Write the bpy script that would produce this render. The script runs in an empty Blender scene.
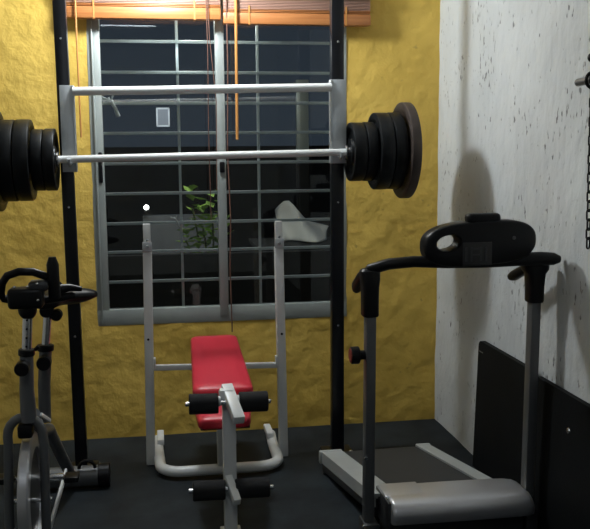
import bpy, bmesh, math, random
from mathutils import Vector, Matrix, noise
C = bpy.context.scene.collection
sc = bpy.context.scene
PI = math.pi

# ------------------------------------------------------------------ camera
H = 1.5
F, PITCH, YAW, ROLL = 869.6, .1310, .1586, -.0090
fw = Vector((math.sin(YAW)*math.cos(PITCH), math.cos(YAW)*math.cos(PITCH), -math.sin(PITCH)))
rt = Vector((math.cos(YAW), -math.sin(YAW), 0)); up = rt.cross(fw)
rt2 = rt*math.cos(ROLL)+up*math.sin(ROLL); up2 = -rt*math.sin(ROLL)+up*math.cos(ROLL)
cd = bpy.data.cameras.new('camera'); cam = bpy.data.objects.new('camera', cd); C.objects.link(cam)
cd.sensor_width = 36; cd.lens = F/590*36; cd.clip_start = .02; cd.clip_end = 200
M = Matrix((rt2, up2, -fw)).transposed().to_4x4(); M.translation = Vector((0, 0, H))
cam.matrix_world = M
sc.camera = cam

# ------------------------------------------------------------------ world and light
w = bpy.data.worlds.new('night_sky'); sc.world = w; w.use_nodes = True
bg = w.node_tree.nodes['Background']; bg.inputs[0].default_value = (.30, .40, .55, 1); bg.inputs[1].default_value = .075

LAMP = Vector((.08, 4.05, 2.47))
def point(name, loc, energy, col, r=.03):
    d = bpy.data.lights.new(name, 'POINT'); d.energy = energy; d.color = col; d.shadow_soft_size = r
    o = bpy.data.objects.new(name, d); C.objects.link(o); o.location = loc; return o
def area(name, loc, energy, col, sx, sy):
    d = bpy.data.lights.new(name, 'AREA'); d.energy = energy; d.color = col; d.shape = 'RECTANGLE'; d.size = sx; d.size_y = sy
    o = bpy.data.objects.new(name, d); C.objects.link(o); o.location = loc; return o
point('lamp_light', LAMP, 64, (.88, .95, 1.0), .085)
area('ceiling_fill_glow', (-.2, .9, 2.66), 7, (.85, .93, 1), .5, .5)  # weak fill added for surfaces facing the camera
point('yard_fill_light', (.20, 5.02, 2.32), 30, (.95, 1, .95), .05)  # added source that brightens the plant, yard wall and tarpaulin

vs = sc.view_settings
vs.view_transform = 'Standard'; vs.look = 'None'; vs.gamma = 1; vs.exposure = 0.0; vs.use_curve_mapping = False

# ------------------------------------------------------------------ materials
def mat(name, col, rough=.5, metal=0, bump=None, var=None, spec=None, trans=0):
    m = bpy.data.materials.new(name); m.use_nodes = True; nt = m.node_tree; b = nt.nodes['Principled BSDF']
    b.inputs['Base Color'].default_value = (*col, 1); b.inputs['Roughness'].default_value = rough; b.inputs['Metallic'].default_value = metal
    if spec is not None: b.inputs['Specular IOR Level'].default_value = spec
    if trans: b.inputs['Transmission Weight'].default_value = trans
    tc = nt.nodes.new('ShaderNodeTexCoord')
    if var:
        sc_, amt = var
        n = nt.nodes.new('ShaderNodeTexNoise'); n.inputs['Scale'].default_value = sc_; n.inputs['Detail'].default_value = 5
        nt.links.new(tc.outputs['Object'], n.inputs['Vector'])
        r = nt.nodes.new('ShaderNodeValToRGB')
        r.color_ramp.elements[0].position = .3; r.color_ramp.elements[1].position = .7
        r.color_ramp.elements[0].color = (*[c*(1-amt) for c in col], 1); r.color_ramp.elements[1].color = (*[min(1, c*(1+amt)) for c in col], 1)
        nt.links.new(n.outputs[0], r.inputs[0]); nt.links.new(r.outputs[0], b.inputs['Base Color'])
    if bump:
        s, st, dist = bump
        n = nt.nodes.new('ShaderNodeTexNoise'); n.inputs['Scale'].default_value = s; n.inputs['Detail'].default_value = 6
        nt.links.new(tc.outputs['Object'], n.inputs['Vector'])
        bp = nt.nodes.new('ShaderNodeBump'); bp.inputs['Strength'].default_value = st; bp.inputs['Distance'].default_value = dist
        nt.links.new(n.outputs[0], bp.inputs['Height']); nt.links.new(bp.outputs[0], b.inputs['Normal'])
    return m

def emis(name, col, s):
    m = bpy.data.materials.new(name); m.use_nodes = True; b = m.node_tree.nodes['Principled BSDF']
    b.inputs['Base Color'].default_value = (*col, 1); b.inputs['Emission Color'].default_value = (*col, 1); b.inputs['Emission Strength'].default_value = s
    return m

def wall_mat(name, col, lo, kind):
    m = bpy.data.materials.new(name); m.use_nodes = True; nt = m.node_tree; N = nt.nodes.new; L = nt.links.new
    b = nt.nodes['Principled BSDF']; b.inputs['Roughness'].default_value = .72 if kind == 'yellow' else .85
    tc = N('ShaderNodeTexCoord')
    a = N('ShaderNodeTexNoise'); a.inputs['Scale'].default_value = 2.2; a.inputs['Detail'].default_value = 6; L(tc.outputs['Object'], a.inputs[0])
    r = N('ShaderNodeValToRGB'); r.color_ramp.elements[0].position = .32; r.color_ramp.elements[1].position = .68
    r.color_ramp.elements[0].color = (*lo, 1); r.color_ramp.elements[1].color = (*col, 1); L(a.outputs[0], r.inputs[0])
    # lumps
    mp = N('ShaderNodeMapping'); L(tc.outputs['Object'], mp.inputs[0])
    c = N('ShaderNodeTexNoise'); c.inputs['Detail'].default_value = 5; c.inputs['Roughness'].default_value = .5
    L(mp.outputs[0], c.inputs[0])
    bp = N('ShaderNodeBump'); L(c.outputs[0], bp.inputs['Height'])
    if kind == 'yellow':
        c.inputs['Scale'].default_value = 11; c.inputs['Distortion'].default_value = .15
        bp.inputs['Strength'].default_value = .7; bp.inputs['Distance'].default_value = .022
        # flakes and worn spots
        d = N('ShaderNodeTexNoise'); d.inputs['Scale'].default_value = 16; d.inputs['Detail'].default_value = 3; L(tc.outputs['Object'], d.inputs[0])
        rd = N('ShaderNodeValToRGB'); rd.color_ramp.elements[0].position = .70; rd.color_ramp.elements[1].position = .76
        rd.color_ramp.elements[0].color = (0, 0, 0, 1); rd.color_ramp.elements[1].color = (.6, .6, .6, 1); L(d.outputs[0], rd.inputs[0])
        mx = N('ShaderNodeMix'); mx.data_type = 'RGBA'; L(rd.outputs[0], mx.inputs[0]); L(r.outputs[0], mx.inputs[6]); mx.inputs[7].default_value = (.38, .25, .06, 1)
        L(mx.outputs[2], b.inputs['Base Color'])
        L(bp.outputs[0], b.inputs['Normal'])
    else:
        mp.inputs['Scale'].default_value = (1, 1, .55)
        c.inputs['Scale'].default_value = 14
        bp.inputs['Strength'].default_value = .9; bp.inputs['Distance'].default_value = .016
        # trowel pits, elongated downwards
        mp2 = N('ShaderNodeMapping'); mp2.inputs['Scale'].default_value = (1, 1.0, .42); mp2.inputs['Rotation'].default_value = (.25, 0, 0); L(tc.outputs['Object'], mp2.inputs[0])
        d = N('ShaderNodeTexNoise'); d.inputs['Scale'].default_value = 62; d.inputs['Detail'].default_value = 2.5; L(mp2.outputs[0], d.inputs[0])
        e = N('ShaderNodeTexNoise'); e.inputs['Scale'].default_value = 4; L(tc.outputs['Object'], e.inputs[0])
        ad = N('ShaderNodeMath'); ad.operation = 'MULTIPLY_ADD'; L(e.outputs[0], ad.inputs[0]); ad.inputs[1].default_value = .35; L(d.outputs[0], ad.inputs[2])
        rd = N('ShaderNodeValToRGB'); rd.color_ramp.elements[0].position = .835; rd.color_ramp.elements[1].position = .91
        rd.color_ramp.elements[0].color = (0, 0, 0, 1); rd.color_ramp.elements[1].color = (1, 1, 1, 1); L(ad.outputs[0], rd.inputs[0])
        mx = N('ShaderNodeMix'); mx.data_type = 'RGBA'; L(rd.outputs[0], mx.inputs[0]); L(r.outputs[0], mx.inputs[6]); mx.inputs[7].default_value = (.22, .22, .22, 1)
        L(mx.outputs[2], b.inputs['Base Color'])
        b2 = N('ShaderNodeBump'); b2.invert = True; b2.inputs['Strength'].default_value = .8; b2.inputs['Distance'].default_value = .006
        L(rd.outputs[0], b2.inputs['Height']); L(bp.outputs[0], b2.inputs['Normal']); L(b2.outputs[0], b.inputs['Normal'])
    return m

def floor_mat():
    m = bpy.data.materials.new('black_rubber_floor'); m.use_nodes = True; nt = m.node_tree; N = nt.nodes.new; L = nt.links.new
    b = nt.nodes['Principled BSDF']; tc = N('ShaderNodeTexCoord')
    n = N('ShaderNodeTexNoise'); n.inputs['Scale'].default_value = 3.0; n.inputs['Detail'].default_value = 8; n.inputs['Roughness'].default_value = .65; L(tc.outputs['Object'], n.inputs[0])
    r = N('ShaderNodeValToRGB'); r.color_ramp.elements[0].position = .38; r.color_ramp.elements[1].position = .72
    r.color_ramp.elements[0].color = (.010, .013, .016, 1); r.color_ramp.elements[1].color = (.028, .036, .042, 1)
    L(n.outputs[0], r.inputs[0]); L(r.outputs[0], b.inputs['Base Color'])
    n2 = N('ShaderNodeTexNoise'); n2.inputs['Scale'].default_value = 160; L(tc.outputs['Object'], n2.inputs[0])
    bp = N('ShaderNodeBump'); bp.inputs['Strength'].default_value = .25; bp.inputs['Distance'].default_value = .002
    L(n2.outputs[0], bp.inputs['Height']); L(bp.outputs[0], b.inputs['Normal']); b.inputs['Roughness'].default_value = .6
    b.inputs['Specular IOR Level'].default_value = .18
    return m

def glass_mat():
    m = bpy.data.materials.new('window_glass'); m.use_nodes = True; nt = m.node_tree; N = nt.nodes.new; L = nt.links.new
    for n in list(nt.nodes):
        if n.type == 'BSDF_PRINCIPLED': nt.nodes.remove(n)
    out = [n for n in nt.nodes if n.type == 'OUTPUT_MATERIAL'][0]
    t = N('ShaderNodeBsdfTransparent'); t.inputs[0].default_value = (.93, .96, .96, 1)
    g = N('ShaderNodeBsdfGlossy'); g.inputs['Roughness'].default_value = .02; g.inputs[0].default_value = (1, 1, 1, 1)
    f = N('ShaderNodeFresnel'); f.inputs[0].default_value = 1.5
    x = N('ShaderNodeMixShader'); L(f.outputs[0], x.inputs[0]); L(t.outputs[0], x.inputs[1]); L(g.outputs[0], x.inputs[2])
    L(x.outputs[0], out.inputs[0]); return m

def wood_mat(name, a, bcol):
    m = bpy.data.materials.new(name); m.use_nodes = True; nt = m.node_tree; N = nt.nodes.new; L = nt.links.new
    b = nt.nodes['Principled BSDF']; b.inputs['Roughness'].default_value = .42
    tc = N('ShaderNodeTexCoord'); mp = N('ShaderNodeMapping'); mp.inputs['Scale'].default_value = (1.5, 40, 60); L(tc.outputs['Object'], mp.inputs[0])
    n = N('ShaderNodeTexNoise'); n.inputs['Scale'].default_value = 2; n.inputs['Detail'].default_value = 4; L(mp.outputs[0], n.inputs[0])
    r = N('ShaderNodeValToRGB'); r.color_ramp.elements[0].position = .3; r.color_ramp.elements[1].position = .7
    r.color_ramp.elements[0].color = (*a, 1); r.color_ramp.elements[1].color = (*bcol, 1); L(n.outputs[0], r.inputs[0]); L(r.outputs[0], b.inputs['Base Color'])
    return m

Y_WALL = wall_mat('yellow_plaster', (.74, .50, .10), (.60, .39, .065), 'yellow')
W_WALL = wall_mat('white_plaster', (.62, .64, .64), (.53, .55, .55), 'white')
CEIL = mat('ceiling_paint', (.6, .6, .58), .9)
FLOOR = floor_mat()
GLASS = glass_mat()
ALU = mat('grey_aluminium', (.36, .39, .37), .42, .35, var=(6, .08))
GRILLE = mat('painted_grille', (.74, .78, .78), .4, .1)
WOOD = wood_mat('orange_wood', (.36, .125, .035), (.47, .19, .06))
WOOD2 = wood_mat('pinkish_wood', (.40, .23, .17), (.47, .28, .21))
CORD_O = mat('orange_cord', (.48, .21, .05), .6)
CORD_B = mat('brown_cord', (.13, .06, .04), .7)
BLACK = mat('black_enamel', (.006, .007, .010), .32, 0, var=(20, .2))
WHITE = mat('white_enamel', (.70, .71, .70), .35, 0, var=(5, .05))
STEELW = mat('white_grey_enamel', (.50, .53, .55), .4, .1, var=(7, .08))
CHROME = mat('chrome_steel', (.70, .71, .72), .22, 1)
RUBBER = mat('black_rubber_plate', (.007, .008, .009), .42, 0, spec=.22, bump=(60, .2, .002), var=(9, .25))
IRON = mat('worn_iron', (.055, .040, .034), .5, .2, bump=(50, .3, .002), var=(8, .35))
FOAM = mat('black_foam', (.006, .006, .007), .9, bump=(90, .3, .002))
RED = mat('red_vinyl', (.60, .028, .05), .36, bump=(120, .12, .001))
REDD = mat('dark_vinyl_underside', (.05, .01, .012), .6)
PLASTIC = mat('black_plastic', (.006, .006, .007), .38, spec=.22, bump=(150, .1, .001))
DARKP = mat('charcoal_plastic', (.030, .032, .035), .45)
SILVER = mat('silver_plastic', (.58, .58, .60), .32, .65, bump=(200, .05, .001), var=(5, .05))
SILRAIL = mat('silver_rail', (.42, .44, .43), .45, .15, var=(6, .06))
POST = mat('grey_post_paint', (.13, .135, .14), .38, .5)
BELT = mat('treadmill_belt', (.022, .025, .030), .55, bump=(200, .2, .001), var=(4, .15))
GREYB = mat('grey_bike_paint', (.12, .125, .13), .4, .3)
MATM = mat('black_gym_mat', (.006, .007, .008), .65, spec=.12, bump=(120, .25, .002), var=(5, .25))
REDCAP = mat('red_cap', (.22, .03, .02), .5)
LEAF = mat('green_leaf', (.34, .52, .10), .5, var=(12, .3))
STEM = mat('plant_stem', (.10, .13, .04), .7)
YARDW = mat('yard_plaster', (.32, .33, .36), .9, bump=(12, .4, .01), var=(3, .2))
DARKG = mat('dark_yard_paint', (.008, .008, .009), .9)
GROUND = mat('yard_ground', (.03, .03, .03), .9, bump=(20, .4, .01))
TARP = mat('white_tarpaulin', (.82, .80, .76), .7, bump=(8, .2, .01))
CLOTH = mat('white_cloth', (.75, .77, .78), .8)
REFL = mat('painted_reflection', (.13, .15, .17), .6)  # dark middle of the reflection painted on the pane
BULB = emis('lamp_bulb', (1, .96, .88), 12)
YBULB = emis('yard_bulb', (1, 1, .96), 14)
CEILB = emis('ceiling_fill_diffuser', (1, 1, 1), 1.2)  # glowing face of the added ceiling fill
INNERG = mat('dark_label', (.016, .016, .017), .5)
REFL_EDGE = mat('painted_reflection_border', (.36, .40, .42), .7)  # pale rim of the painted pane reflection
TAGM = mat('grey_label', (.12, .12, .12), .6)

# ------------------------------------------------------------------ mesh helpers
class MB:
    def __init__(s): s.bm = bmesh.new()
    def box(s, c, d, rot=None, bev=0.0, seg=2):
        r = bmesh.ops.create_cube(s.bm, size=1); vv = r['verts']
        bmesh.ops.scale(s.bm, vec=d, verts=vv)
        if bev:
            ed = list({e for v in vv for e in v.link_edges})
            q = bmesh.ops.bevel(s.bm, geom=ed, offset=bev, segments=seg, affect='EDGES', profile=.5)
            vv = list({v for f in q['faces'] for v in f.verts} | {v for v in vv if v.is_valid})
        if rot is not None: bmesh.ops.rotate(s.bm, cent=(0, 0, 0), matrix=rot, verts=vv)
        bmesh.ops.translate(s.bm, vec=c, verts=vv); return s
    def beam(s, a, b, wx, wz, bev=.003, upv=(0, 0, 1)):
        a = Vector(a); b = Vector(b); z = (b-a).normalized(); u = Vector(upv)
        if abs(z.dot(u)) > .95: u = Vector((0, 1, 0))
        x = u.cross(z).normalized(); y = z.cross(x)
        return s.box((a+b)/2, (wx, wz, (b-a).length), Matrix((x, y, z)).transposed(), bev)
    def tube(s, pts, r, n=14, closed=False, rs=None, sq=(1, 1)):
        pts = [Vector(p) for p in pts]; rings = []; m = len(pts); prev = None
        for i, p in enumerate(pts):
            if closed: t = pts[(i+1) % m]-pts[i-1]
            else: t = pts[min(i+1, m-1)]-pts[max(i-1, 0)]
            t.normalize()
            if prev is None:
                u = Vector((0, 0, 1)) if abs(t.z) < .9 else Vector((0, 1, 0))
                x = u.cross(t).normalized()
            else: x = (prev-t*prev.dot(t)).normalized()
            prev = x; y = t.cross(x); rr = rs[i] if rs else r
            rings.append([s.bm.verts.new(p+x*math.cos(2*PI*k/n)*rr*sq[0]+y*math.sin(2*PI*k/n)*rr*sq[1]) for k in range(n)])
        for i in range(m if closed else m-1):
            A, B = rings[i], rings[(i+1) % m]
            for k in range(n): s.bm.faces.new((A[k], A[(k+1) % n], B[(k+1) % n], B[k]))
        if not closed:
            s.bm.faces.new(rings[0][::-1]); s.bm.faces.new(rings[-1])
        return s
    def cyl(s, a, b, r, n=24, r2=None):
        a = Vector(a); b = Vector(b); e = min(.003, (b-a).length*.2, r*.3); d = (b-a).normalized(); r2 = r2 or r
        return s.tube([a, a+d*1e-4, a+d*e, b-d*e, b-d*1e-4, b], r, n, rs=[r-e, r-e, r, r2, r2-e, r2-e])
    def lathe(s, prof, c, ax='x', n=56):
        # prof: list of (t along axis, radius)
        rings = []
        for t, r in prof:
            ring = []
            for k in range(n):
                a = 2*PI*k/n; u, v = r*math.cos(a), r*math.sin(a)
                p = {'x': (t, u, v), 'y': (u, t, v), 'z': (u, v, t)}[ax]
                ring.append(s.bm.verts.new(Vector(c)+Vector(p)))
            rings.append(ring)
        for A, B in zip(rings, rings[1:]):
            for k in range(n): s.bm.faces.new((A[k], A[(k+1) % n], B[(k+1) % n], B[k]))
        for rg in (rings[0], rings[-1]):
            if len({tuple(v.co) for v in rg}) > 2: s.bm.faces.new(rg)
        return s
    def lathe_ring(s, prof, c, ax='x', n=56):
        return s._ring(prof, c, ax, n)
    def _ring(s, prof, c, ax, n):
        rings = []
        for k in range(n):
            a = 2*PI*k/n; ring = []
            for t, r in prof:
                u, v = r*math.cos(a), r*math.sin(a)
                p = {'x': (t, u, v), 'y': (u, t, v), 'z': (u, v, t)}[ax]
                ring.append(s.bm.verts.new(Vector(c)+Vector(p)))
            rings.append(ring)
        m = len(prof)
        for k in range(n):
            A, B = rings[k], rings[(k+1) % n]
            for j in range(m): s.bm.faces.new((A[j], A[(j+1) % m], B[(j+1) % m], B[j]))
        return s
    def prism(s, outl, vec, holes=None):
        # outl: closed list of 3D points; extruded by vec
        vec = Vector(vec)
        a = [s.bm.verts.new(Vector(p)) for p in outl]; b = [s.bm.verts.new(Vector(p)+vec) for p in outl]; n = len(a)
        for k in range(n): s.bm.faces.new((a[k], a[(k+1) % n], b[(k+1) % n], b[k]))
        if holes:
            for h in holes:   # bridge outline and hole: both lists must be the same length
                ha = [s.bm.verts.new(Vector(p)) for p in h]; hb = [s.bm.verts.new(Vector(p)+vec) for p in h]
                for k in range(n):
                    k2 = (k+1) % n
                    s.bm.faces.new((ha[k], hb[k], hb[k2], ha[k2]))
                    s.bm.faces.new((a[k], ha[k], ha[k2], a[k2])); s.bm.faces.new((b[k], b[k2], hb[k2], hb[k]))
        else:
            s.bm.faces.new(a[::-1]); s.bm.faces.new(b)
        return s
    def sphere(s, c, r, sc_=(1, 1, 1), n=20):
        q = bmesh.ops.create_uvsphere(s.bm, u_segments=n, v_segments=n//2, radius=r)
        bmesh.ops.scale(s.bm, vec=sc_, verts=q['verts']); bmesh.ops.translate(s.bm, vec=c, verts=q['verts']); return s
    def build(s, name, m, parent=None, smooth=True, ang=35):
        bmesh.ops.recalc_face_normals(s.bm, faces=s.bm.faces)
        me = bpy.data.meshes.new(name)
        if parent is not None:
            pm = parent.matrix_basis if parent.parent is None else parent.parent.matrix_basis @ parent.matrix_basis
            s.bm.transform(pm.inverted())
        s.bm.to_mesh(me); s.bm.free()
        if smooth:
            me.polygons.foreach_set('use_smooth', [True]*len(me.polygons))
            me.set_sharp_from_angle(angle=math.radians(ang))
        me.materials.append(m)
        o = bpy.data.objects.new(name, me); C.objects.link(o)
        if parent is not None: o.parent = parent
        return o

def tag(o, label=None, cat=None, group=None, kind=None):
    if label: o['label'] = label
    if cat: o['category'] = cat
    if group: o['group'] = group
    if kind: o['kind'] = kind
    return o
def thing(name, loc, label, cat, group=None, kind=None, rz=0):
    o = bpy.data.objects.new(name, None); C.objects.link(o); o.empty_display_size = .1
    o.location = loc; o.rotation_euler = (0, 0, rz)
    o.matrix_basis = Matrix.Translation(loc) @ Matrix.Rotation(rz, 4, 'Z')
    return tag(o, label, cat, group, kind)
def struct(o): o['kind'] = 'structure'; return o
def arc(c, r, a0, a1, n, plane='xy', z=0):
    out = []
    for i in range(n+1):
        a = a0+(a1-a0)*i/n; u, v = r*math.cos(a), r*math.sin(a)
        out.append({'xy': (c[0]+u, c[1]+v, c[2]), 'xz': (c[0]+u, c[1], c[2]+v), 'yz': (c[0], c[1]+u, c[2]+v)}[plane])
    return out

# ------------------------------------------------------------------ the room
D, WX, LX, BY, CZ = 4.535, 1.511, -1.9, -1.6, 2.72
WL, WR, WB, WT = -.309, 1.003, .603, 2.36       # window opening

def rough_wall(name, axis, base, u0, u1, v0, v1, hole, m, amp, out):
    """a plaster wall as a grid of small lumps; axis x or y; out = sign of the side the room is on"""
    bm = bmesh.new(); step = .03
    def cuts(a, b, extra):
        n = int((b-a)/step); s = [a+(b-a)*i/n for i in range(n+1)]
        for e in extra:
            j = min(range(len(s)), key=lambda i: abs(s[i]-e)); s[j] = e
        return s
    us = cuts(u0, u1, hole[:2] if hole else []); vs_ = cuts(v0, v1, hole[2:] if hole else [])
    grid = {}
    def disp(u, v):
        p = Vector((u, v, 3.7 if axis == 'y' else 9.1))
        return amp*(noise.noise(p*3.2)*1.0+noise.noise(p*8)*.5+noise.noise(p*19)*.22)
    for i, u in enumerate(us):
        for j, v in enumerate(vs_):
            d = disp(u, v)*out
            grid[i, j] = bm.verts.new((u, base+d, v) if axis == 'y' else (base+d, u, v))
    for i in range(len(us)-1):
        for j in range(len(vs_)-1):
            cu, cv = (us[i]+us[i+1])/2, (vs_[j]+vs_[j+1])/2
            if hole and hole[0] < cu < hole[1] and hole[2] < cv < hole[3]: continue
            bm.faces.new((grid[i, j], grid[i+1, j], grid[i+1, j+1], grid[i, j+1]))
    # thickness
    bmesh.ops.recalc_face_normals(bm, faces=bm.faces)
    geo = bmesh.ops.extrude_face_region(bm, geom=list(bm.faces))
    vv = [g for g in geo['geom'] if isinstance(g, bmesh.types.BMVert)]
    for v in vv:
        if axis == 'y': v.co.y = base-out*.055
        else: v.co.x = base-out*.16
    bmesh.ops.recalc_face_normals(bm, faces=bm.faces)
    me = bpy.data.meshes.new(name); bm.to_mesh(me); bm.free()
    me.polygons.foreach_set('use_smooth', [True]*len(me.polygons)); me.set_sharp_from_angle(angle=math.radians(40))
    me.materials.append(m); o = bpy.data.objects.new(name, me); C.objects.link(o); return struct(o)

rough_wall('wall_back', 'y', D, LX, WX+.02, 0, CZ, (WL, WR, WB, WT), Y_WALL, .007, -1)
rough_wall('wall_right', 'x', WX, BY, D+.1, 0, CZ, None, W_WALL, .006, -1)
struct(MB().box((LX-.08, (BY+D)/2, CZ/2), (.16, D-BY, CZ)).build('wall_left', CEIL, None, False))
struct(MB().box(((LX+WX)/2, BY-.08, CZ/2), (WX-LX+.3, .16, CZ)).build('wall_front', W_WALL, None, False))
struct(MB().box(((LX+WX)/2, (BY+D)/2, -.05), (WX-LX+.3, D-BY+.3, .1)).build('floor', FLOOR, None, False))
struct(MB().box(((LX+WX)/2, (BY+D)/2, CZ+.05), (WX-LX+.3, D-BY+.3, .1)).build('ceiling', CEIL, None, False))

# window
win = thing('window_1', ((WL+WR)/2, D, WB), None, None, kind='structure')
fr = MB()
fy = D+.022
XI0, XI1 = -.250, .935                      # inner edges of the sashes
fr.box(((WL-.004+XI0)/2, fy, (WB+WT)/2), (XI0-WL+.004, .05, WT-WB), bev=.004)
fr.box(((WR+.004+XI1)/2, fy, (WB+WT)/2), (WR-XI1+.004, .05, WT-WB), bev=.004)
fr.box(((WL+WR)/2, fy, (WB+.686)/2), (WR-WL, .052, .083), bev=.004)
fr.box(((WL+WR)/2, fy, WT-.03), (WR-WL, .05, .06), bev=.004)
fr.box((-.288, D-.008, (WB+WT)/2), (.008, .02, WT-WB-.03), bev=.002)
fr.build('window_frame', ALU, win)
MB().box((.345, fy-.008, (WB+WT)/2), (.046, .045, WT-WB-.06), bev=.004).build('mullion', ALU, win)
MB().box((-.268, D-.006, 1.42), (.02, .012, .155), bev=.006).build('latch', PLASTIC, win)
MB().box((.347, D-.014, 1.415), (.026, .02, .055), bev=.005).build('latch', PLASTIC, win)
MB().box(((XI0+.33)/2, D+.030, (WB+WT)/2), (.33-XI0, .004, WT-WB-.1)).build('pane', GLASS, win, False)
MB().box(((XI1+.36)/2, D+.020, (WB+WT)/2), (XI1-.36, .004, WT-WB-.1)).build('pane', GLASS, win, False)

gr = thing('security_grille', (.345, D+.06, WB), 'pale painted metal bar grille across the outside of the window', 'grille')
gy = D+.072
for z in (.82, .977, 1.127, 1.282, 1.437, 1.592, 1.745, 1.90, 2.055, 2.21):
    MB().box((.34, gy, z), (1.36, .012, .0155), bev=.002).build('horizontal_bar', GRILLE, gr)
for x in (-.30, .133, .549, .985):
    MB().box((x, gy+.012, (WB+WT)/2), (.014, .012, WT-WB-.01), bev=.002).build('vertical_bar', GRILLE, gr)

# framed reflection in the glass, modelled as a thin painted plate; cloth ties below
st = thing('painted_window_reflection', (.052, D+.028, 1.64), 'small pale rectangular reflection painted on the upper left window pane', 'reflection')
MB().box((.052, D+.0272, 1.672), (.055, .0015, .088)).build('backing', REFL, st, False)
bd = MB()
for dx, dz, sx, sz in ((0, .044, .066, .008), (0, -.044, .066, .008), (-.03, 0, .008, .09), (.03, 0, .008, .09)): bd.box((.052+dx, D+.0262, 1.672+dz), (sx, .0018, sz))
bd.build('border', REFL_EDGE, st, False)
def tie(x, z, s, label):
    m = MB(); y = gy-.010
    m.tube([(x-.045*s, y, z+.018*s), (x-.02*s, y-.006, z+.01*s), (x, y-.008, z), (x+.02*s, y-.006, z-.03*s), (x+.035*s, y, z-.075*s)], .007*s, 8, rs=[.010*s, .007*s, .011*s, .008*s, .012*s])
    m.tube([(x-.012*s, y, z+.02*s), (x, y-.008, z), (x+.012*s, y-.002, z+.035*s)], .006*s, 8)
    m.sphere((x, y-.004, z), .013*s)
    return tag(m.build('cloth_tie', CLOTH), label, 'cloth')
tie(-.208, 1.752, 1.0, 'knotted white cloth strip on the grille near upper left window corner')
tie(.102, 1.145, .55, 'tiny white cloth scrap tied low on the grille beside the plant')

# ------------------------------------------------------------------ yard outside
struct(MB().box((.5, 8.2, -.06), (12, 7, .1)).build('ground', GROUND, None, False))
struct(MB().box((.20, 7.06, .49), (.60, .12, 1.0)).build('wall_yard', YARDW, None, False))
struct(MB().box((.5, 10.5, .75), (9, .15, 1.6)).build('wall_yard_far', DARKG, None, False))
struct(MB().box((.35, 5.2, .44), (2.2, .08, .90)).build('wall_parapet', DARKG, None, False))
yf = thing('added_exterior_lamp', (.20, D+.06, 2.38), 'small unseen lamp added on the outer face of the wall above the window', 'lamp')  # out-of-view fixture added to carry the yard fill
MB().box((.20, 4.635, 2.38), (.08, .08, .08), bev=.01).build('wall_plate', ALU, yf)
MB().cyl((.20, 4.66, 2.40), (.20, 5.02, 2.40), .01, 12).build('arm', ALU, yf)
MB().sphere((.20, 5.02, 2.365), .03).build('bulb', YBULB, yf)
pl = thing('leafy_plant', (.30, 5.55, 0), 'leafy green plant growing outside behind the left window pane', 'plant')
random.seed(4)
stm = MB(); lf = MB()
stems = [((.30, 5.55), (.24, 5.53, 1.14)), ((.31, 5.55), (.36, 5.5, 1.12)), ((.29, 5.56), (.20, 5.6, .93)), ((.32, 5.56), (.42, 5.56, .95)), ((.31, 5.54), (.30, 5.5, 1.03))]
for (bx, by), tip in stems:
    pts = [Vector((bx, by, .32)).lerp(Vector(tip), t/8)+Vector((math.sin(t*1.3)*.012, math.cos(t)*.012, 0)) for t in range(9)]
    stm.tube(pts, .006, 6)
    for k in range(30):
        t = .35+.65*k/23; p = Vector((bx, by, .32)).lerp(Vector(tip), t)
        a = k*2.4+random.random(); L_ = random.uniform(.06, .10); d = Vector((math.cos(a), math.sin(a), random.uniform(-.2, .8))).normalized()
        sd = d.cross(Vector((0, 0, 1))).normalized()*L_*.36; nn = sd.cross(d).normalized()*.006
        v = [lf.bm.verts.new(q) for q in (p, p+d*L_*.45+sd+nn, p+d*L_, p+d*L_*.45-sd+nn, p+d*L_*.5-nn)]
        lf.bm.faces.new((v[0], v[1], v[4])); lf.bm.faces.new((v[1], v[2], v[4])); lf.bm.faces.new((v[2], v[3], v[4])); lf.bm.faces.new((v[3], v[0], v[4]))
stm.build('stem', STEM, pl); lf.build('leaf', LEAF, pl)
pot = MB(); pot.lathe([(0, .001), (0, .10), (.28, .14), (.30, .145), (.32, .145), (.32, .12), (.30, .10), (.30, .001)], (.30, 5.55, 0), 'z', 28)
pot.build('pot', GROUND, pl)

tp = MB(); n = 14; vv = {}
for i in range(n+1):
    for j in range(9):
        u, v = i/n, j/8
        x = .90+.40*u; top = 1.02+.13*math.exp(-((u-.18)/.22)**2)-.10*u; bot = .84
        vv[i, j] = tp.bm.verts.new((x-.06*(1-v)*u, 6.2+.10*math.sin(u*7+v*2)+.25*v, bot+(top-bot)*v*(.75+.25*min(1, u*3+.4))))
for i in range(n):
    for j in range(8): tp.bm.faces.new((vv[i, j], vv[i+1, j], vv[i+1, j+1], vv[i, j+1]))
tpo = tp.build('tarpaulin', TARP); sm = tpo.modifiers.new('thick', 'SOLIDIFY'); sm.thickness = .006
tag(tpo, 'slumped pale tarpaulin draped outside behind the right window pane', 'tarpaulin')
tb = thing('yard_table', (1.05, 6.3, 0), 'low dark table outside carrying the pale tarpaulin', 'table')
MB().box((1.05, 6.32, .815), (.7, .62, .03), bev=.005).build('table_top', GROUND, tb)
for sx in (-.3, .3):
    for sy in (-.25, .25): MB().box((1.05+sx, 6.32+sy, .4), (.04, .04, .80), bev=.003).build('leg', GROUND, tb)
yl = thing('yard_lamp', (-.062, 6.95, 1.05), 'small bright white lamp glowing outside on the low yard wall', 'lamp')
MB().sphere((-.07, 6.9, 1.065), .019).build('bulb', YBULB, yl)
MB().box((-.07, 6.98, 1.045), (.03, .14, .03), bev=.004).build('bracket', GROUND, yl)
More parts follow.
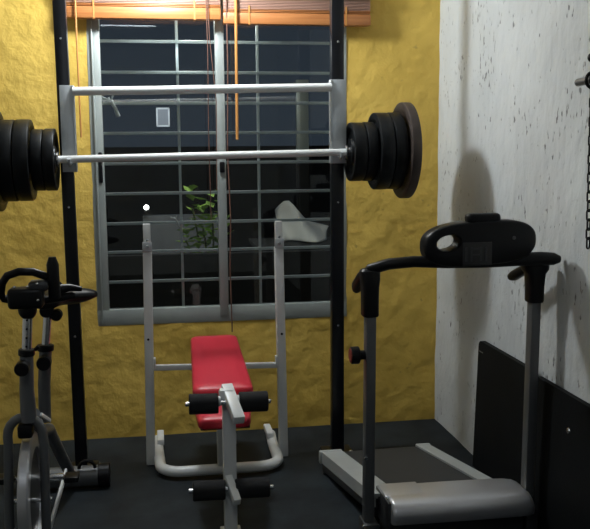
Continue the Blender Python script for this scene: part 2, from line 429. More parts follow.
# dim frame standing outside the upper right pane
of = thing('yard_gate_frame', (1.155, 6.8, 0), 'dim grey metal frame standing outside behind the upper right pane', 'frame')
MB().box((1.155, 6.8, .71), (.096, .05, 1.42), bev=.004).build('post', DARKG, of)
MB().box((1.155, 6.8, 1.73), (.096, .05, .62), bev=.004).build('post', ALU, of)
MB().box((.53, 6.8, 1.455), (1.16, .04, .028), bev=.003).build('rail', ALU, of)

# ------------------------------------------------------------------ blinds
def blind(x0, x1, zb, yb, label, nsl):
    cx = (x0+x1)/2; wd = x1-x0
    t = thing('window_blind', (cx, D-.04, zb), label, 'blind', 'raised wooden blinds over the window')
    MB().box((cx, yb, zb+.028), (wd, .055, .056), bev=.006).build('bottom_rail', WOOD, t)
    for i in range(nsl):
        MB().box((cx, yb, zb+.061+i*.0075), (wd-.004, .050, .0042), bev=.001).build('slat', WOOD if i < 2 else WOOD2, t)
    zt = zb+.061+nsl*.0075
    MB().box((cx, yb+.002, zt+.028), (wd+.006, .06, .05), bev=.004).build('head_rail', WOOD2, t)
    MB().box((cx, yb-.034, zt+.022), (wd+.008, .008, .062), bev=.003).build('valance', WOOD2, t)
    for x in (x0+.13, x1-.13):
        lad = MB(); lad.box((x, yb-.029, zb+.045), (.008, .002, .092)); lad.box((x, yb-.004, zb-.001), (.010, .052, .004)); lad.build('ladder_tape', CORD_O, t)
    return t, zt
b1, zt1 = blind(-.398, .350, 2.145, D-.062, 'raised orange wooden blind over left half of the window', 10)
b2, zt2 = blind(.362, 1.118, 2.128, D-.052, 'raised orange wooden blind over right half of the window', 10)
MB().tube([(-.352, D-.10, zt1+.02), (-.352, D-.105, 2.0), (-.350, D-.10, 1.57)], .0045, 8).build('tilt_wand', CORD_O, b1)
MB().tube([(.425, D-.09, zt2+.02), (.422, D-.098, 2.0), (.42, D-.09, 1.555)], .0075, 10).build('tilt_wand', CORD_O, b2)
MB().tube([(.283, D-.10, zt1+.02), (.290, D-.10, 2.05), (.318, D-.09, 1.75), (.312, D-.085, 1.3)], .0022, 6).build('lift_cord', CORD_B, b1)
MB().tube([(.276, D-.10, zt1+.02), (.280, D-.10, 2.0), (.276, D-.09, 1.6), (.28, D-.085, 1.15)], .0022, 6).build('lift_cord', CORD_B, b1)
MB().tube([(.378, D-.09, zt2+.02), (.382, D-.05, 1.9), (.374, D-.04, 1.5), (.384, D-.035, 1.15), (.376, D-.03, .9), (.382, D-.03, .55)], .0035, 6).build('lift_cord', CORD_B, b2)

# ------------------------------------------------------------------ lamp above the window, added fill light on the ceiling behind the camera
wl = thing('pendant_lamp', (LAMP.x, LAMP.y, CZ), 'bare round bulb hanging from the ceiling above the barbell rack', 'lamp')
MB().cyl((LAMP.x, LAMP.y, CZ-.001), (LAMP.x, LAMP.y, CZ-.03), .05, 24).build('ceiling_rose', WHITE, wl)
MB().cyl((LAMP.x, LAMP.y, CZ-.03), (LAMP.x, LAMP.y, LAMP.z+.16), .004, 8).build('cord', WHITE, wl)
MB().cyl((LAMP.x, LAMP.y, LAMP.z+.115), (LAMP.x, LAMP.y, LAMP.z+.17), .02).build('socket', WHITE, wl)
MB().sphere((LAMP.x, LAMP.y, LAMP.z+.122), .034, (1, 1, .9)).build('bulb', BULB, wl)
cl = thing('added_ceiling_light', (-.2, .9, CZ), 'square white ceiling light added as fill behind the camera', 'lamp')
MB().box((-.2, .9, CZ-.018), (.56, .56, .036), bev=.008).build('housing', WHITE, cl)
MB().box((-.2, .9, CZ-.040), (.5, .5, .010), bev=.003).build('diffuser', CEILB, cl)

# ------------------------------------------------------------------ rack
RY = 4.10
UL, UR = -.386, .870
rk = thing('barbell_rack', ((UL+UR)/2, RY, 0), 'tall black barbell rack with white sleeves and crossbar before the window', 'rack')
for x, wd, lean in ((UL, .056, .004), (UR-.008, .060, -.001)):
    m = MB(); m.beam((x+lean, RY, .012), (x+(.003 if x > 0 else -.012), RY, CZ-.003), wd, .05, .004, (0, 1, 0)); m.build('upright', BLACK, rk)
    for z in (.65, 1.25, 2.0):
        u = z/CZ; xx = x+lean+(-lean+(.003 if x > 0 else -.012))*u
        MB().cyl((xx, RY-.025, z), (xx, RY-.0275, z), .005, 10).build('bolt', CHROME, rk)
    MB().box((x+lean, RY, .007), (.15, .15, .012), bev=.003).build('base_plate', BLACK, rk)
    for sx in (-.055, .055):
        MB().cyl((x+lean+sx, RY-.055, .013), (x+lean+sx, RY-.055, .028), .010, 12).build('anchor_bolt', CHROME, rk)
def sleeve(x0, x1, z0, z1, inner, shear=0):
    m = MB(); y = RY-.034
    m.box(((x0+x1)/2, y, (z0+z1)/2), (x1-x0, .008, z1-z0), bev=.002)
    m.box((x0+.003, RY-.008, (z0+z1)/2), (.006, .058, z1-z0), bev=.002)
    m.box((x1-.003, RY-.008, (z0+z1)/2), (.006, .058, z1-z0), bev=.002)
    xi = x1+.004 if inner > 0 else x0-.004
    m.box((xi, RY-.026, (z0+z1)/2), (.009, .038, z1-z0), bev=.003)
    return m.build('sleeve', STEELW, rk)
sleeve(-.408, -.352, 1.41, 1.795, 1)
sleeve(.832, .901, 1.435, 1.825, -1)
MB().tube([(-.35, RY-.04, 1.768), (.0, RY-.04, 1.773), (.829, RY-.04, 1.789)], .0195, 18).build('crossbar', WHITE, rk)
for x, hz in ((-.372, 1.448), (.866, 1.467)):
    m = MB()   # J hook that carries the bar
    m.tube([(x, RY-.038, hz+.02), (x, RY-.05, hz+.002), (x, RY-.075, hz-.006), (x, RY-.10, hz+.002), (x, RY-.110, hz+.022)], .007, 10)
    m.build('hook', STEELW, rk)

# ------------------------------------------------------------------ barbell and plates
BYY, ZL, ZR = 4.025, 1.468, 1.487
def bz(x): return ZL+(ZR-ZL)*(x+.35)/1.2
bb = thing('barbell', (.25, BYY, bz(.25)), 'straight silver barbell resting on the black rack', 'barbell')
MB().tube([(-.425, BYY, bz(-.425)), (.0, BYY, bz(0)), (.5, BYY, bz(.5)), (.895, BYY, bz(.895))], .0165, 20).build('shaft', WHITE, bb)
for a, b in ((-.85, -.419), (.888, 1.195)):
    MB().cyl((a, BYY, bz(a)), (b, BYY, bz(b)), .0245, 24).build('sleeve', CHROME, bb)
for a in (-.424, .890):
    MB().cyl((a-.005, BYY, bz(a)), (a+.006, BYY, bz(a)), .036, 28).build('collar', CHROME, bb)
def plate(x, th, r, m, label, group):
    o = thing('weight_plate', (x, BYY, bz(x)), label, 'weight plate', group)
    h = th/2; e = .006; lip = r*.16
    prof = [(-h*.55, .062), (-h*.5, r-lip-.015), (-h*.95, r-lip), (-h, r-lip+.006), (-h, r-e), (-h+e*.3, r-e*.3), (-h+e, r), (h-e, r), (h-e*.3, r-e*.3), (h, r-e), (h, r-lip+.006), (h*.95, r-lip), (h*.5, r-lip-.015), (h*.55, .062), (h*.9, .058), (h*.9, .026), (-h*.9, .026), (-h*.9, .058)]
    c = (x, BYY, bz(x))
    MB()._ring(prof, c, 'x', 64).build('disc', m, o, ang=40)
    return o
gL, gR = 'weight plates on the left end of the barbell', 'weight plates on the right end of the barbell'
plate(-.452, .048, .138, RUBBER, 'small black weight plate innermost on the left barbell end', gL)
plate(-.503, .050, .136, RUBBER, 'small black weight plate second from the left upright', gL)
plate(-.562, .064, .180, RUBBER, 'medium black weight plate inner of the pair on left barbell end', gL)
plate(-.629, .064, .180, RUBBER, 'medium black weight plate outer of the pair on left barbell end', gL)
plate(-.694, .060, .222, RUBBER, 'large black weight plate at the left edge of the photo', gL)
plate(.935, .060, .137, RUBBER, 'small black weight plate innermost on the right barbell end', gR)
plate(.993, .050, .138, RUBBER, 'small black weight plate second from the right upright', gR)
plate(1.052, .064, .180, RUBBER, 'medium black weight plate third on the right barbell end', gR)
plate(1.115, .056, .180, RUBBER, 'medium black weight plate against the largest disc', gR)
plate(1.172, .044, .226, IRON, 'largest worn brown rimmed weight plate at far right barbell end', gR)

# ------------------------------------------------------------------ weight bench
bn = thing('weight_bench', (.27, 3.9, 0), 'white framed weight bench with red pads below the window', 'bench')
for xb, xt, s in ((-.057, -.043, 1), (.590, .577, -1)):
    MB().beam((xb, 4.10, .003), (xt, 4.10, 1.04), .042, .042, .004, (0, 1, 0)).build('post', WHITE, bn)
    q = MB(); q.beam((xt, 4.098, 1.03), (xt, 4.098, 1.165), .034, .034, .003, (0, 1, 0)); q.build('post_extension', WHITE, bn)
    q = MB(); q.box((xt, 4.072, 1.06), (.044, .010, .045), bev=.002); q.build('post_collar', STEELW, bn)
    MB().cyl((xt, 4.078, 1.09), (xt, 4.074, 1.09), .006, 10).build('bolt', CHROME, bn)
    MB().cyl((xt, 4.066, 1.062), (xt, 4.062, 1.062), .007, 10).build('bolt', CHROME, bn)
    MB().cyl((xb*.6+xt*.4, 4.078, .62), (xb*.6+xt*.4, 4.075, .62), .006, 10).build('bolt', PLASTIC, bn)
m = MB(); m.beam((-.03, 4.10, .478), (.565, 4.10, .462), .026, .026, .003); m.build('crossbar', WHITE, bn)
for x, z in ((-.026, .487), (.560, .470)):
    MB().box((x, 4.098, z+.012), (.012, .03, .055), bev=.003).build('bracket', WHITE, bn)
# floor U
R_ = .10; x0, x1, yf, yb_ = -.012, .545, 3.885, 4.34
pts = [(x0-.012, yb_+.02, .035), (x0-.008, 4.2, .035)]+[(x0+R_+R_*math.cos(a), yf+R_+R_*math.sin(a), .035) for a in [PI+(PI/2)*i/8 for i in range(9)]]
pts += [(x1-R_+R_*math.cos(a), yf+R_+R_*math.sin(a), .035) for a in [1.5*PI+(PI/2)*i/8 for i in range(9)]]+[(x1+.004, 4.2, .035), (x1+.012, yb_, .035)]
MB().tube(pts, .026, 16, sq=(1, .95)).build('base_tube', WHITE, bn)
for x in (x0-.012, x1+.012):
    MB().box((x+(.016 if x < .2 else -.016), yb_-.05, .068), (.034, .16, .030), bev=.004).build('end_bracket', WHITE, bn)
# main beam under the pads, back leg and front leg
CX = .27
MB().beam((CX-.006, 3.28, .38), (CX, 4.08, .445), .045, .045, .003).build('main_beam', WHITE, bn)
MB().beam((CX, 3.885, .055), (CX, 3.90, .42), .04, .04, .003, (0, 1, 0)).build('centre_leg', WHITE, bn)
MB().beam((CX-.012, 3.28, .0), (CX-.012, 3.28, .55), .050, .05, .003, (0, 1, 0)).build('front_leg', WHITE, bn)
MB().box((CX-.012, 3.28, .006), (.08, .08, .010), bev=.003).build('foot', WHITE, bn)
# pads
def pad(a, b, wa, wb, th, name, upz, r=.03, lab=None):
    # slab from a to b with widths wa and wb, rounded corners
    a = Vector(a); b = Vector(b); d = (b-a).normalized(); x = Vector((1, 0, 0)); nrm = x.cross(d).normalized()
    if nrm.z < 0: nrm = -nrm
    L_ = (b-a).length; outl = []
    for cx_, cy, a0, wd in ((1, 0, -PI/2, wa), (1, 1, 0, wb), (-1, 1, PI/2, wb), (-1, 0, PI, wa)):
        for i in range(7):
            t = a0+PI/2*i/6
            u = cx_*(wd/2-r)+r*math.cos(t); v = (L_-r if cy else r)+r*math.sin(t)
            outl.append((u, v))
    m = MB(); rings = []
    for k, (inset, h) in enumerate(((.012, 0), (.002, .006), (0, .014), (0, th-.016), (.004, th-.006), (.014, th), (.06, th+.004))):
        ring = []
        for u, v in outl:
            uu = u*(1-inset/(wa/2)); vv_ = L_/2+(v-L_/2)*(1-inset/(L_/2))
            ring.append(m.bm.verts.new(a+x*uu+d*vv_+nrm*h))
        rings.append(ring)
    n = len(outl)
    for A, B in zip(rings, rings[1:]):
        for k in range(n): m.bm.faces.new((A[k], A[(k+1) % n], B[(k+1) % n], B[k]))
    m.bm.faces.new(rings[0]); m.bm.faces.new(rings[-1])
    o = m.build(name, RED, bn, ang=60); return o
pad((.266, 3.645, .437), (.268, 4.28, .540), .262, .232, .05, 'backrest', 1, .03)
pad((.248, 3.36, .395), (.256, 3.63, .420), .212, .25, .045, 'seat', 1, .028)
MB().box((.252, 3.50, .395), (.20, .24, .012), bev=.003).build('seat_board', REDD, bn)
# leg developer
LY, UZ, LZ, LX_ = 3.225, .545, .200, .254
MB().beam((LX_-.002, 3.29, .590), (LX_+.030, 3.12, .505), .044, .036, .004).build('roller_arm', WHITE, bn)
q = MB(); q.box((LX_-.004, 3.262, .565), (.060, .05, .055), bev=.014); q.build('pivot_bracket', WHITE, bn)
for s in (-1, 1):
    MB().cyl((LX_+s*.030, LY, UZ+.008), (LX_+s*.046, LY, UZ+.008), .020, 18).build('washer', WHITE, bn)
    MB().cyl((LX_+s*.040, LY, UZ), (LX_+s*.150, LY, UZ-s*.002), .039, 28).build('foam_roller', FOAM, bn)
    MB().cyl((LX_+s*.020, LY, LZ), (LX_+.004+s*.148, LY, LZ-s*.002), .038, 28).build('foam_roller', FOAM, bn)
MB().cyl((LX_-.165, LY, UZ+.003), (LX_+.163, LY, UZ-.003), .009, 14).build('roller_axle', CHROME, bn)
MB().cyl((LX_-.160, LY, LZ+.003), (LX_+.170, LY, LZ-.003), .010, 14).build('roller_axle', CHROME, bn)
MB().beam((LX_-.004, 3.26, .235), (LX_+.020, 3.15, .175), .030, .032, .004).build('roller_arm', WHITE, bn)

# ------------------------------------------------------------------ treadmill
td = thing('treadmill', (1.05, 3.4, 0), 'grey and black treadmill with dark console beside the white wall', 'treadmill')
RL0, RL1 = Vector((.736, 3.86, .095)), Vector((.806, 3.16, .166))     # left rail outer edge, rear -> front (top)
RR0, RR1 = Vector((1.262, 3.86, .097)), Vector((1.332, 3.16, .172))
def rail(a, b, inw, name='side_rail'):
    # L-shaped foot rail: sloping top, vertical outer side
    wv = Vector((inw, 0, 0)); m = MB(); th = .055
    for p, q in ((a, b),):
        outl = [a, a+wv, a+wv-Vector((0, 0, .02)), a+Vector((inw*.12, 0, -.02)), a+Vector((inw*.12, 0, -th)), a-Vector((0, 0, th))]
        m.prism(outl, b-a)
    return m
rail(RL0, RL1, .098).build('side_rail', SILRAIL, td)
rail(RR0, RR1, -.062).build('side_rail', SILRAIL, td)
MB().beam(RL0+Vector((.012, 0, -.065)), RL1+Vector((.012, 0, -.065)), .02, .05, .003).build('side_skirt', DARKP, td)
MB().beam(RR0+Vector((-.012, 0, -.065)), RR1+Vector((-.012, 0, -.065)), .02, .05, .003).build('side_skirt', DARKP, td)
q = MB(); a = RL0+Vector((.02, -.015, -.012)); b = RR0+Vector((-.02, -.015, -.012)); c = RR1+Vector((-.02, 0, -.018)); d = RL1+Vector((.02, 0, -.012))
q.prism([a, b, c, d], (0, 0, -.03)); q.build('deck', DARKP, td)
q = MB(); q.prism([a+Vector((.085, .0, .009)), b+Vector((-.048, .0, .009)), c+Vector((-.048, 0, .013)), d+Vector((.085, 0, .009))], (0, 0, -.012)); q.build('belt', BELT, td)
MB().cyl(RL0+Vector((.02, .0, -.035)), RR0+Vector((-.02, .0, -.035)), .028, 20).build('rear_roller', DARKP, td)
MB().box(RL0+Vector((.045, .008, -.028)), (.11, .03, .06), bev=.006).build('end_cap', SILRAIL, td)
MB().box(RR0+Vector((-.03, .008, -.028)), (.07, .03, .06), bev=.006).build('end_cap', SILRAIL, td)
for p in (RL0+Vector((.02, -.04, 0)), RR0+Vector((-.02, -.04, 0))):
    q = MB(); q.cyl((p.x, p.y, 0.0), (p.x, p.y, .012), .022, 16); q.cyl((p.x, p.y, .01), (p.x, p.y, .05), .009, 12); q.build('foot', PLASTIC, td)
# motor hood: rounded silver cover
def hood():
    m = MB(); prof = []
    # (y, z) section front to back
    for i in range(9):
        t = PI*.5*i/8; prof.append((3.075-.075*math.cos(t)*1.0, .118+.088*math.sin(t)))
    prof = [(3.012, .058), (3.004, .085)]+prof+[(3.12, .207), (3.20, .198), (3.235, .175), (3.24, .10), (3.24, .06)]
    xs = [(.832, .90, .0), (.836, .97, .0), (.848, 1, 0), (.95, 1.01, 0), (1.12, 1.02, 0), (1.28, 1.01, 0), (1.355, .99, 0), (1.385, .95, 0), (1.405, .86, 0), (1.412, .75, 0)]
    rings = []
    for x, s, _ in xs:
        sx = (x-.832)/.58
        rings.append([m.bm.verts.new((x+.012*(1-sx)+(0 if sx < .5 else (.206-z)*.06), 3.12+(y-3.12)*s, .098+(.058+(z-.058)*s-.058)*.58-.004*sx)) for y, z in prof])
    n = len(prof)
    for A, B in zip(rings, rings[1:]):
        for k in range(n): m.bm.faces.new((A[k], A[(k+1) % n], B[(k+1) % n], B[k]))
    m.bm.faces.new(rings[0]); m.bm.faces.new(rings[-1])
    return m
hood().build('motor_hood', SILVER, td, ang=50)
MB().box((.915, 3.15, .174), (.16, .13, .022), bev=.008).build('hood_ridge', SILVER, td)
MB().box((.840, 3.13, .115), (.014, .19, .12), bev=.006).build('hood_end_panel', DARKP, td)
MB().box((1.115, 3.14, .052), (.53, .18, .10), bev=.006).build('base_frame', DARKP, td)
# posts
PLx, PRx, PY = .775, 1.418, 3.10
MB().beam((PLx-.004, PY, .02), (PLx+.003, PY, .99), .038, .05, .006, (0, 1, 0)).build('post', POST, td)
MB().beam((PRx-.004, PY, .02), (PRx+.006, PY, .99), .038, .05, .006, (0, 1, 0)).build('post', POST, td)
for x in (PLx-.026, PLx+.026):
    MB().cyl((x, PY-.03, .078), (x, PY-.04, .078), .010, 12).build('bolt', CHROME, td)
MB().cyl((PLx-.020, PY-.028, .345), (PLx-.020, PY-.033, .345), .008, 12).build('bolt', CHROME, td)
MB().box((PLx, PY, .045), (.06, .10, .09), bev=.008).build('post_foot', DARKP, td)
MB().box((PRx, PY, .045), (.05, .10, .09), bev=.008).build('post_foot', DARKP, td)
# knob on the left post
q = MB(); q.cyl((PLx-.012, PY, .738), (PLx-.052, PY, .738), .018, 20); q.cyl((PLx-.040, PY, .738), (PLx-.072, PY, .738), .033, 26)
kn = q.build('adjustment_knob', PLASTIC, td)
MB().cyl((PLx-.072, PY, .738), (PLx-.075, PY, .738), .026, 24).build('knob_cap', REDCAP, kn)
# black sleeves that flare into the bar
for x, zt, zb, fl in ((PLx+.001, 1.045, .885, .15), (PRx+.005, 1.06, .915, 1)):
    m = MB(); rings = []
    for z, wx, wy, off in ((zb, .056, .066, 0), (zb+.006, .062, .07, 0), (zb+.06, .062, .07, 0), (zb+.11, .062+.010*fl, .074, 0), (zt-.02, .066+.032*fl, .075, 0), (zt+.01, .068+.042*fl, .06, 0), (zt+.018, .05+.04*fl, .04, 0)):
        ring = []
        for k in range(24):
            a = 2*PI*k/24; cu, cv = math.cos(a), math.sin(a); e = .55
            ring.append(m.bm.verts.new((x+math.copysign(abs(cu)**e, cu)*wx/2+off, PY+math.copysign(abs(cv)**e, cv)*wy/2, z)))
        rings.append(ring)
    for A, B in zip(rings, rings[1:]):
        for k in range(24): m.bm.faces.new((A[k], A[(k+1) % 24], B[(k+1) % 24], B[k]))
    m.bm.faces.new(rings[0]); m.bm.faces.new(rings[-1]); m.build('post_cap', PLASTIC, td)
# cross handlebar
hb = [(.760, PY+.01, 1.035), (.776, PY-.005, 1.060), (.84, PY-.03, 1.082), (.93, PY-.045, 1.090), (1.05, PY-.05, 1.085), (1.2, PY-.05, 1.083), (1.33, PY-.045, 1.086), (1.42, PY-.05, 1.088), (1.47, PY-.055, 1.086), (1.494, PY-.055, 1.084)]
MB().tube(hb, .022, 18, rs=[.018, .021, .021, .021, .023, .024, .025, .026, .024, .014], sq=(1, 1)).build('handlebar', PLASTIC, td)
# side grips reaching towards the user
MB().tube([(.775, PY, 1.050), (.767, PY+.09, 1.02), (.770, PY+.17, .975), (.772, PY+.20, .955)], .021, 16, rs=[.022, .021, .024, .018]).build('side_grip', PLASTIC, td)
MB().tube([(1.43, PY, 1.055), (1.418, PY+.08, 1.03), (1.410, PY+.16, .995), (1.408, PY+.19, .985)], .021, 16, rs=[.022, .020, .022, .016]).build('side_grip', PLASTIC, td)
# console: rounded body with an oval opening at the left
CYC = PY-.045
def stadium(x0, x1, z0, z1, y, n, tilt=0.0, pin=None):
    cx, cz, hx, hz = (x0+x1)/2, (z0+z1)/2, (x1-x0)/2, (z1-z0)/2; r = hz; out = []
    for i in range(n):
        a = 2*PI*i/n+.0001; u, v = math.cos(a), math.sin(a)
        # superellipse-like rounded box
        k = 1/((abs(u)*r/hx)**1+0) if False else 1
        px = math.copysign(min(1, abs(u)**.62), u)*hx; pz = math.copysign(abs(v)**.78, v)*hz
        out.append((cx+px, y, cz+pz+tilt*px))
    return out
def ell(cx, cz, rx, rz, y, n, tilt=0):
    return [(cx+rx*math.cos(2*PI*i/n+.0001), y, cz+rz*math.sin(2*PI*i/n+.0001)+tilt*rx*math.cos(2*PI*i/n)) for i in range(n)]
NC = 96
m = MB(); layers = []
for y, s in ((CYC-.030, .90), (CYC-.042, .96), (CYC-.030, 1.0), (CYC+.02, 1.0), (CYC+.034, .95)):
    pass
def ringloop(y, k):
    o = stadium((.962), 1.392, 1.070, 1.236, y, NC, .05)
    c = Vector((1.18, y, 1.153)); return [c+(Vector(p)-c)*Vector((k if False else 1, 1, 1)).x if k == 1 else Vector((c.x+(p[0]-c.x)*(1-(1-k)*.36), y, c.z+(p[2]-c.z)*k)) for p in o]
secs = [ringloop(CYC-.036, .88), ringloop(CYC-.030, .965), ringloop(CYC-.018, 1), ringloop(CYC+.03, 1), ringloop(CYC+.045, .95)]
hole_f = ell(1.052, 1.158, .050, .032, CYC-.036, NC, .10); hole_m = ell(1.052, 1.158, .044, .028, CYC-.028, NC, .10); hole_b = ell(1.052, 1.158, .044, .028, CYC+.045, NC, .10)
vr = [[m.bm.verts.new(p) for p in s] for s in [hole_b, hole_m, hole_f]+secs]
vr.append(vr[0])
for A, B in zip(vr, vr[1:]):
    for k in range(NC): m.bm.faces.new((A[k], A[(k+1) % NC], B[(k+1) % NC], B[k]))
cons = m.build('console', PLASTIC, td, ang=45)
MB().box((1.190, CYC-.005, 1.243), (.130, .05, .042), bev=.016, seg=4).build('console_top', PLASTIC, td)
MB().box((1.160, CYC-.036, 1.116), (.112, .004, .086), bev=.002).build('console_plate', INNERG, td)
q = MB()
for dx, dz, sx, sz in ((-.038, 0, .008, .052), (-.018, 0, .007, .052), (.0, .02, .03, .007), (.018, 0, .007, .05), (.038, 0, .008, .052), (0, -.002, .03, .006)):
    q.box((1.155+dx, CYC-.0395, 1.115+dz), (sx, .002, sz))
q.build('plate_marks', DARKP, td)
MB().cyl((1.300, CYC-.037, 1.172), (1.300, CYC-.040, 1.172), .007, 14).build('screw', TAGM, td)

# ------------------------------------------------------------------ mats against the right wall
def wallmat(y0, y1, h, lean, label, x=WX):
    m = MB(); th = .022; r = .03
    pr = [(y0, .002), (y0, h-r)]+[(y0+math.copysign(r-r*math.cos(a), y1-y0), h-r+r*math.sin(a)) for a in [PI/2*i/6 for i in range(1, 7)]]+[(y1, h), (y1, .002)]
    outl = [(x-.014-lean*(1-z/h), y, z) for y, z in pr]
    m.prism(outl, (-th, 0, 0))
    q = m.build('rubber_mat', MATM); tag(q, label, 'mat', 'black rubber mats leaning on the white wall'); return q
w1 = wallmat(3.80, 3.21, .612, .02, 'black rubber mat leaning on white wall nearest the room corner')
w2 = wallmat(3.195, 1.9, .600, .012, 'black rubber mat leaning on white wall nearer the camera')
MB().box((WX-.0372, 3.765, .56), (.001, .05, .010)).build('mat_label', TAGM, w1)
sc1 = MB().lathe([(0, .012), (-.004, .010), (-.005, .001)], (WX-.0395, 2.885, .47), 'x', 14)
sc1.build('screw', CHROME, w2)

# ------------------------------------------------------------------ wall bar and chain
pg = thing('wall_bar', (WX, 2.6, 1.72), 'short silver bar mounted on the white wall at right edge', 'bar')
MB().cyl((1.455, 2.87, 1.722), (1.455, 2.35, 1.735), .0135, 20).build('bar', POST, pg)
MB().cyl((1.455, 2.42, 1.733), (1.512, 2.42, 1.733), .012, 16).build('standoff', CHROME, pg)
MB().cyl((1.505, 2.42, 1.733), (1.496, 2.42, 1.733), .035, 20).build('wall_flange', CHROME, pg)
ch = thing('steel_chain', (1.455, 2.76, 1.72), 'black steel chain hanging from the silver wall bar', 'chain')
BLK = mat('black_steel', (.015, .015, .016), .35, .6)
def link(c, ang, L_=.019, R2=.0085, r=.0032):
    m = MB(); pts = []
    for i in range(16):
        a = 2*PI*i/16; u = R2*math.cos(a); v = R2*math.sin(a)+math.copysign(L_-R2, math.sin(a))
        pts.append((c[0]+u*math.cos(ang), c[1]+u*math.sin(ang), c[2]+v))
    return m.tube(pts, r, 8, closed=True)
z = 1.680; k = 0
while z > 1.17:
    link((1.455, 2.765-.018*(1.68-z), z), PI/2*(k % 2)+.5).build('chain_link', BLK, ch); z -= .0315; k += 1
q = MB(); q.tube(arc((1.455, 2.76, 1.722), .026, -PI/2+.1, 1.5*PI-.1, 18, 'xz'), .006, 8, closed=True); q.build('carabiner', BLK, ch)
q = MB()
for s in (-1, 1): pass
zz = 1.60; kk = 0
ch2 = thing('steel_chain', (1.462, 2.80, 1.72), 'second black chain strand hanging at the photo right edge', 'chain')
while zz > 1.28:
    link((1.462, 2.735, zz), PI/2*(kk % 2)+1.0).build('chain_link', BLK, ch2); zz -= .0315; kk += 1
q = MB(); q.tube([(1.462, 2.735, 1.62), (1.459, 2.736, 1.66), (1.455, 2.738, 1.706)], .008, 8); q.tube(arc((1.455, 2.738, 1.722), .0225, 0, 2*PI*15/16, 15, 'xz'), .006, 8, closed=True); q.build('hook', BLK, ch2)
for y, z, lab in ((2.80, 1.80, 'black wall hook just above the silver bar'), (2.775, 1.885, 'black wall hook higher up at the right edge')):
    o = thing('wall_hook', (WX, y, z), lab, 'hook')
    MB().cyl((WX-.002, y, z), (WX-.035, y, z), .010, 14).build('stem', BLK, o); MB().sphere((WX-.042, y, z), .016).build('knob', BLK, o)

# ------------------------------------------------------------------ exercise bike
bk = thing('exercise_bike', (-.42, 3.3, 0), 'grey exercise bike with black handlebar at the left edge', 'exercise bike')
BX, FY = -.437, 3.0
# fork: inverted U straddling the flywheel
fk = [(-.530, FY-.03, .02), (-.528, FY-.02, .30), (-.522, FY, .50)]+[(BX-.028+.058*math.cos(a), FY, .535+.065*math.sin(a)) for a in [PI-PI*i/10 for i in range(11)]]+[(-.404, FY, .50), (-.405, FY-.02, .30), (-.408, FY-.03, .02)]
MB().tube(fk, .0165, 16).build('fork', GREYB, bk)
MB().box((-.467, FY-.03, .02), (.42, .055, .04), bev=.012).build('foot', GREYB, bk)
# flywheel
fwl = thing('x', (0, 0, 0), None, None); bpy.data.objects.remove(fwl)
WXc = -.462
fo = MB()._ring([(-.018, .165), (-.018, .215), (-.012, .222), (.012, .222), (.018, .215), (.018, .165)], (WXc, FY+.06, .30), 'x', 64).build('flywheel', SILVER, bk)
MB().lathe([(-.006, .001), (-.006, .166), (.006, .166), (.006, .001)], (WXc, FY+.06, .30), 'x', 48).build('flywheel_web', PLASTIC, fo)
MB().cyl((-.535, FY+.0, .30), (-.385, FY+.0, .30), .009, 12).build('axle', CHROME, fo)
MB().box((-.462, FY-.005, .555), (.05, .05, .05), bev=.01).build('brake_block', PLASTIC, bk)
# handlebar post
MB().tube([(-.450, FY, .585), (-.452, FY, .70), (-.447, FY, .825)], .024, 20, rs=[.028, .0245, .0225]).build('frame_tube', GREYB, bk)
MB().cyl((-.447, FY, .815), (-.446, FY, .838), .028, 22).build('collar', PLASTIC, bk)
hp = MB().cyl((-.446, FY, .83), (-.436, FY, .965), .017, 20).build('handlebar_post', CHROME, bk)
for z in (.85, .88, .91, .94):
    MB().cyl((-.4435+(z-.85)*.07, FY-.018, z), (-.4435+(z-.85)*.07, FY-.0195, z), .004, 8).build('adjustment_hole', PLASTIC, hp)
for x, y, z, r in ((-.455, FY-.032, .785, .024), (-.436+.0, 3.37, .705, .027)):
    q = MB(); q.cyl((x, y, z), (x, y-.045, z), r, 24); q.cyl((x, y+.03, z), (x, y, z), .008, 10); q.build('adjustment_knob', PLASTIC, bk)
q = MB(); q.cyl((-.418, FY-.01, .835), (-.404, FY-.012, .848), .007, 10); q.build('clamp_bolt', PLASTIC, bk)
# handlebar clamp and console
MB().sphere((-.436, FY, .975), .032, (1, 1, 1.15)).build('clamp', PLASTIC, bk)
q = MB(); q.box((-.437, FY-.01, 1.016), (.115, .075, .070), bev=.014, seg=3); q.build('console', PLASTIC, bk)
q = MB(); q.box((-.395, FY-.005, 1.055), (.065, .07, .035), bev=.012, seg=3); q.build('console_hood', DARKP, bk)
for x, z in ((-.468, 1.058), (-.427, 1.058), (-.395, 1.067), (-.395, 1.012)):
    MB().sphere((x, FY-.046, z), .005).build('rivet', CHROME, bk)
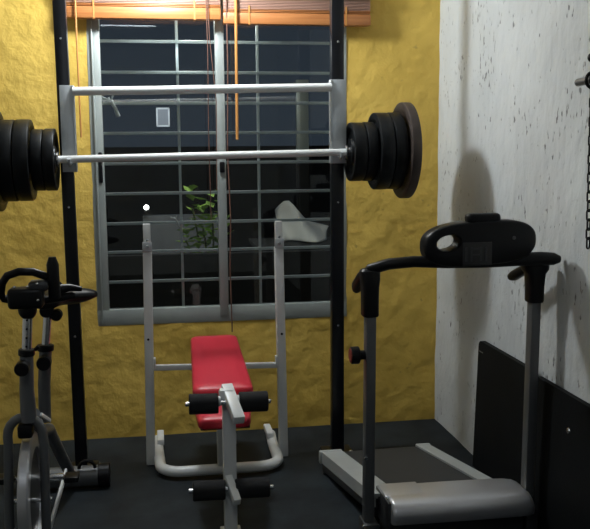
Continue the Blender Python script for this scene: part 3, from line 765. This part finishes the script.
# looping handlebar
lp = [(-.330, FY+.06, 1.035), (-.345, FY+.03, 1.058), (-.372, FY+.0, 1.085), (-.41, FY-.02, 1.104), (-.455, FY-.02, 1.106), (-.495, FY-.01, 1.092), (-.515, FY, 1.065), (-.522, FY+.01, 1.03), (-.515, FY+.02, 1.010), (-.47, FY+.02, 1.000), (-.40, FY+.02, .998), (-.34, FY+.04, 1.003), (-.29, FY+.07, 1.006)]
MB().tube(lp, .0135, 14).build('handlebar', PLASTIC, bk)
MB().tube([(-.53, FY+.01, 1.03), (-.60, FY+.01, 1.02), (-.66, FY-.02, 1.03)], .0135, 14).build('handlebar', PLASTIC, bk)
MB().tube([(-.346, FY+.01, 1.01), (-.347, FY+.0, 1.06), (-.348, FY, 1.125), (-.348, FY, 1.150)], .0185, 16, rs=[.021, .0205, .0205, .012]).build('handlebar_grip', PLASTIC, bk)
MB().tube([(-.35, FY+.03, 1.032), (-.30, FY+.06, 1.035), (-.26, FY+.06, 1.028)], .012, 12, rs=[.022, .013, .008]).build('handlebar_paddle', PLASTIC, bk)
# seat post
SY = 3.42
MB().tube([(-.455, SY+.02, .45), (-.449, SY, .60), (-.437, SY, .745)], .024, 18).build('frame_tube', GREYB, bk)
MB().cyl((-.438, SY, .735), (-.437, SY, .76), .032, 20).build('collar', PLASTIC, bk)
MB().cyl((-.437, SY, .75), (-.418, SY, .93), .0165, 18).build('seat_post', CHROME, bk)
q = MB(); q.cyl((-.425, SY-.03, .895), (-.425, SY+.02, .895), .026, 18); q.cyl((-.39, SY-.02, .875), (-.39, SY+.02, .875), .022, 16); q.build('saddle_clamp', PLASTIC, bk)
# saddle: wide at the back, narrow nose towards the front
m = MB(); rings = []
for y, wd, zt, th in ((SY-.13, .022, .955, .03), (SY-.12, .040, .962, .045), (SY-.06, .052, .968, .055), (SY+.0, .085, .970, .06), (SY+.03, .160, .970, .062), (SY+.06, .178, .970, .06), (SY+.09, .172, .968, .05), (SY+.10, .15, .965, .03)):
    ring = []
    for k in range(28):
        a = 2*PI*k/28; u, v = math.cos(a), math.sin(a)
        ring.append(m.bm.verts.new((-.412+math.copysign(abs(u)**.7, u)*wd, y, zt-th/2+math.copysign(abs(v)**.6, v)*th/2*(1-.35*abs(u)**3))))
    rings.append(ring)
for A, B in zip(rings, rings[1:]):
    for k in range(28): m.bm.faces.new((A[k], A[(k+1) % 28], B[(k+1) % 28], B[k]))
m.bm.faces.new(rings[0]); m.bm.faces.new(rings[-1]); m.build('saddle', PLASTIC, bk, ang=60)
# frame: beams, white stays, crank and rear stabiliser
MB().tube([(-.44, FY+.03, .60), (-.445, 3.2, .48), (-.44, 3.42, .42), (-.42, 3.60, .25), (-.40, 3.83, .06)], .024, 14).build('main_frame', GREYB, bk)
MB().beam((-.412, FY+.02, .600), (-.395, FY+.12, .545), .008, .014, .002).build('stay', WHITE, bk)
MB().beam((-.428, 2.98, .10), (-.380, 3.42, .245), .010, .026, .003).build('stay', WHITE, bk)
cr = MB(); cr.cyl((-.53, 3.16, .32), (-.36, 3.16, .32), .012, 14); cr.beam((-.375, 3.16, .32), (-.372, 3.28, .27), .014, .02, .003); cr.beam((-.525, 3.16, .32), (-.527, 3.04, .37), .014, .02, .003)
cro = cr.build('crank', CHROME, bk)
MB().box((-.345, 3.28, .27), (.055, .07, .022), bev=.006).build('pedal', PLASTIC, cro)
MB().box((-.565, 3.04, .37), (.06, .07, .022), bev=.006).build('pedal', PLASTIC, cro)
MB().cyl((-.60, 3.865, .052), (-.285, 3.865, .052), .047, 28).build('stabiliser', GREYB, bk)
for a, b in ((-.640, -.590), (-.290, -.238)):
    q = MB(); q.cyl((a, 3.865, .053), (b, 3.865, .053), .0525, 28); q.build('stabiliser_cap', PLASTIC, bk)
q = MB(); q.tube(arc((-.335, 3.83, .10), .035, PI, 0, 10, 'xz'), .008, 10); q.build('transport_handle', PLASTIC, bk)
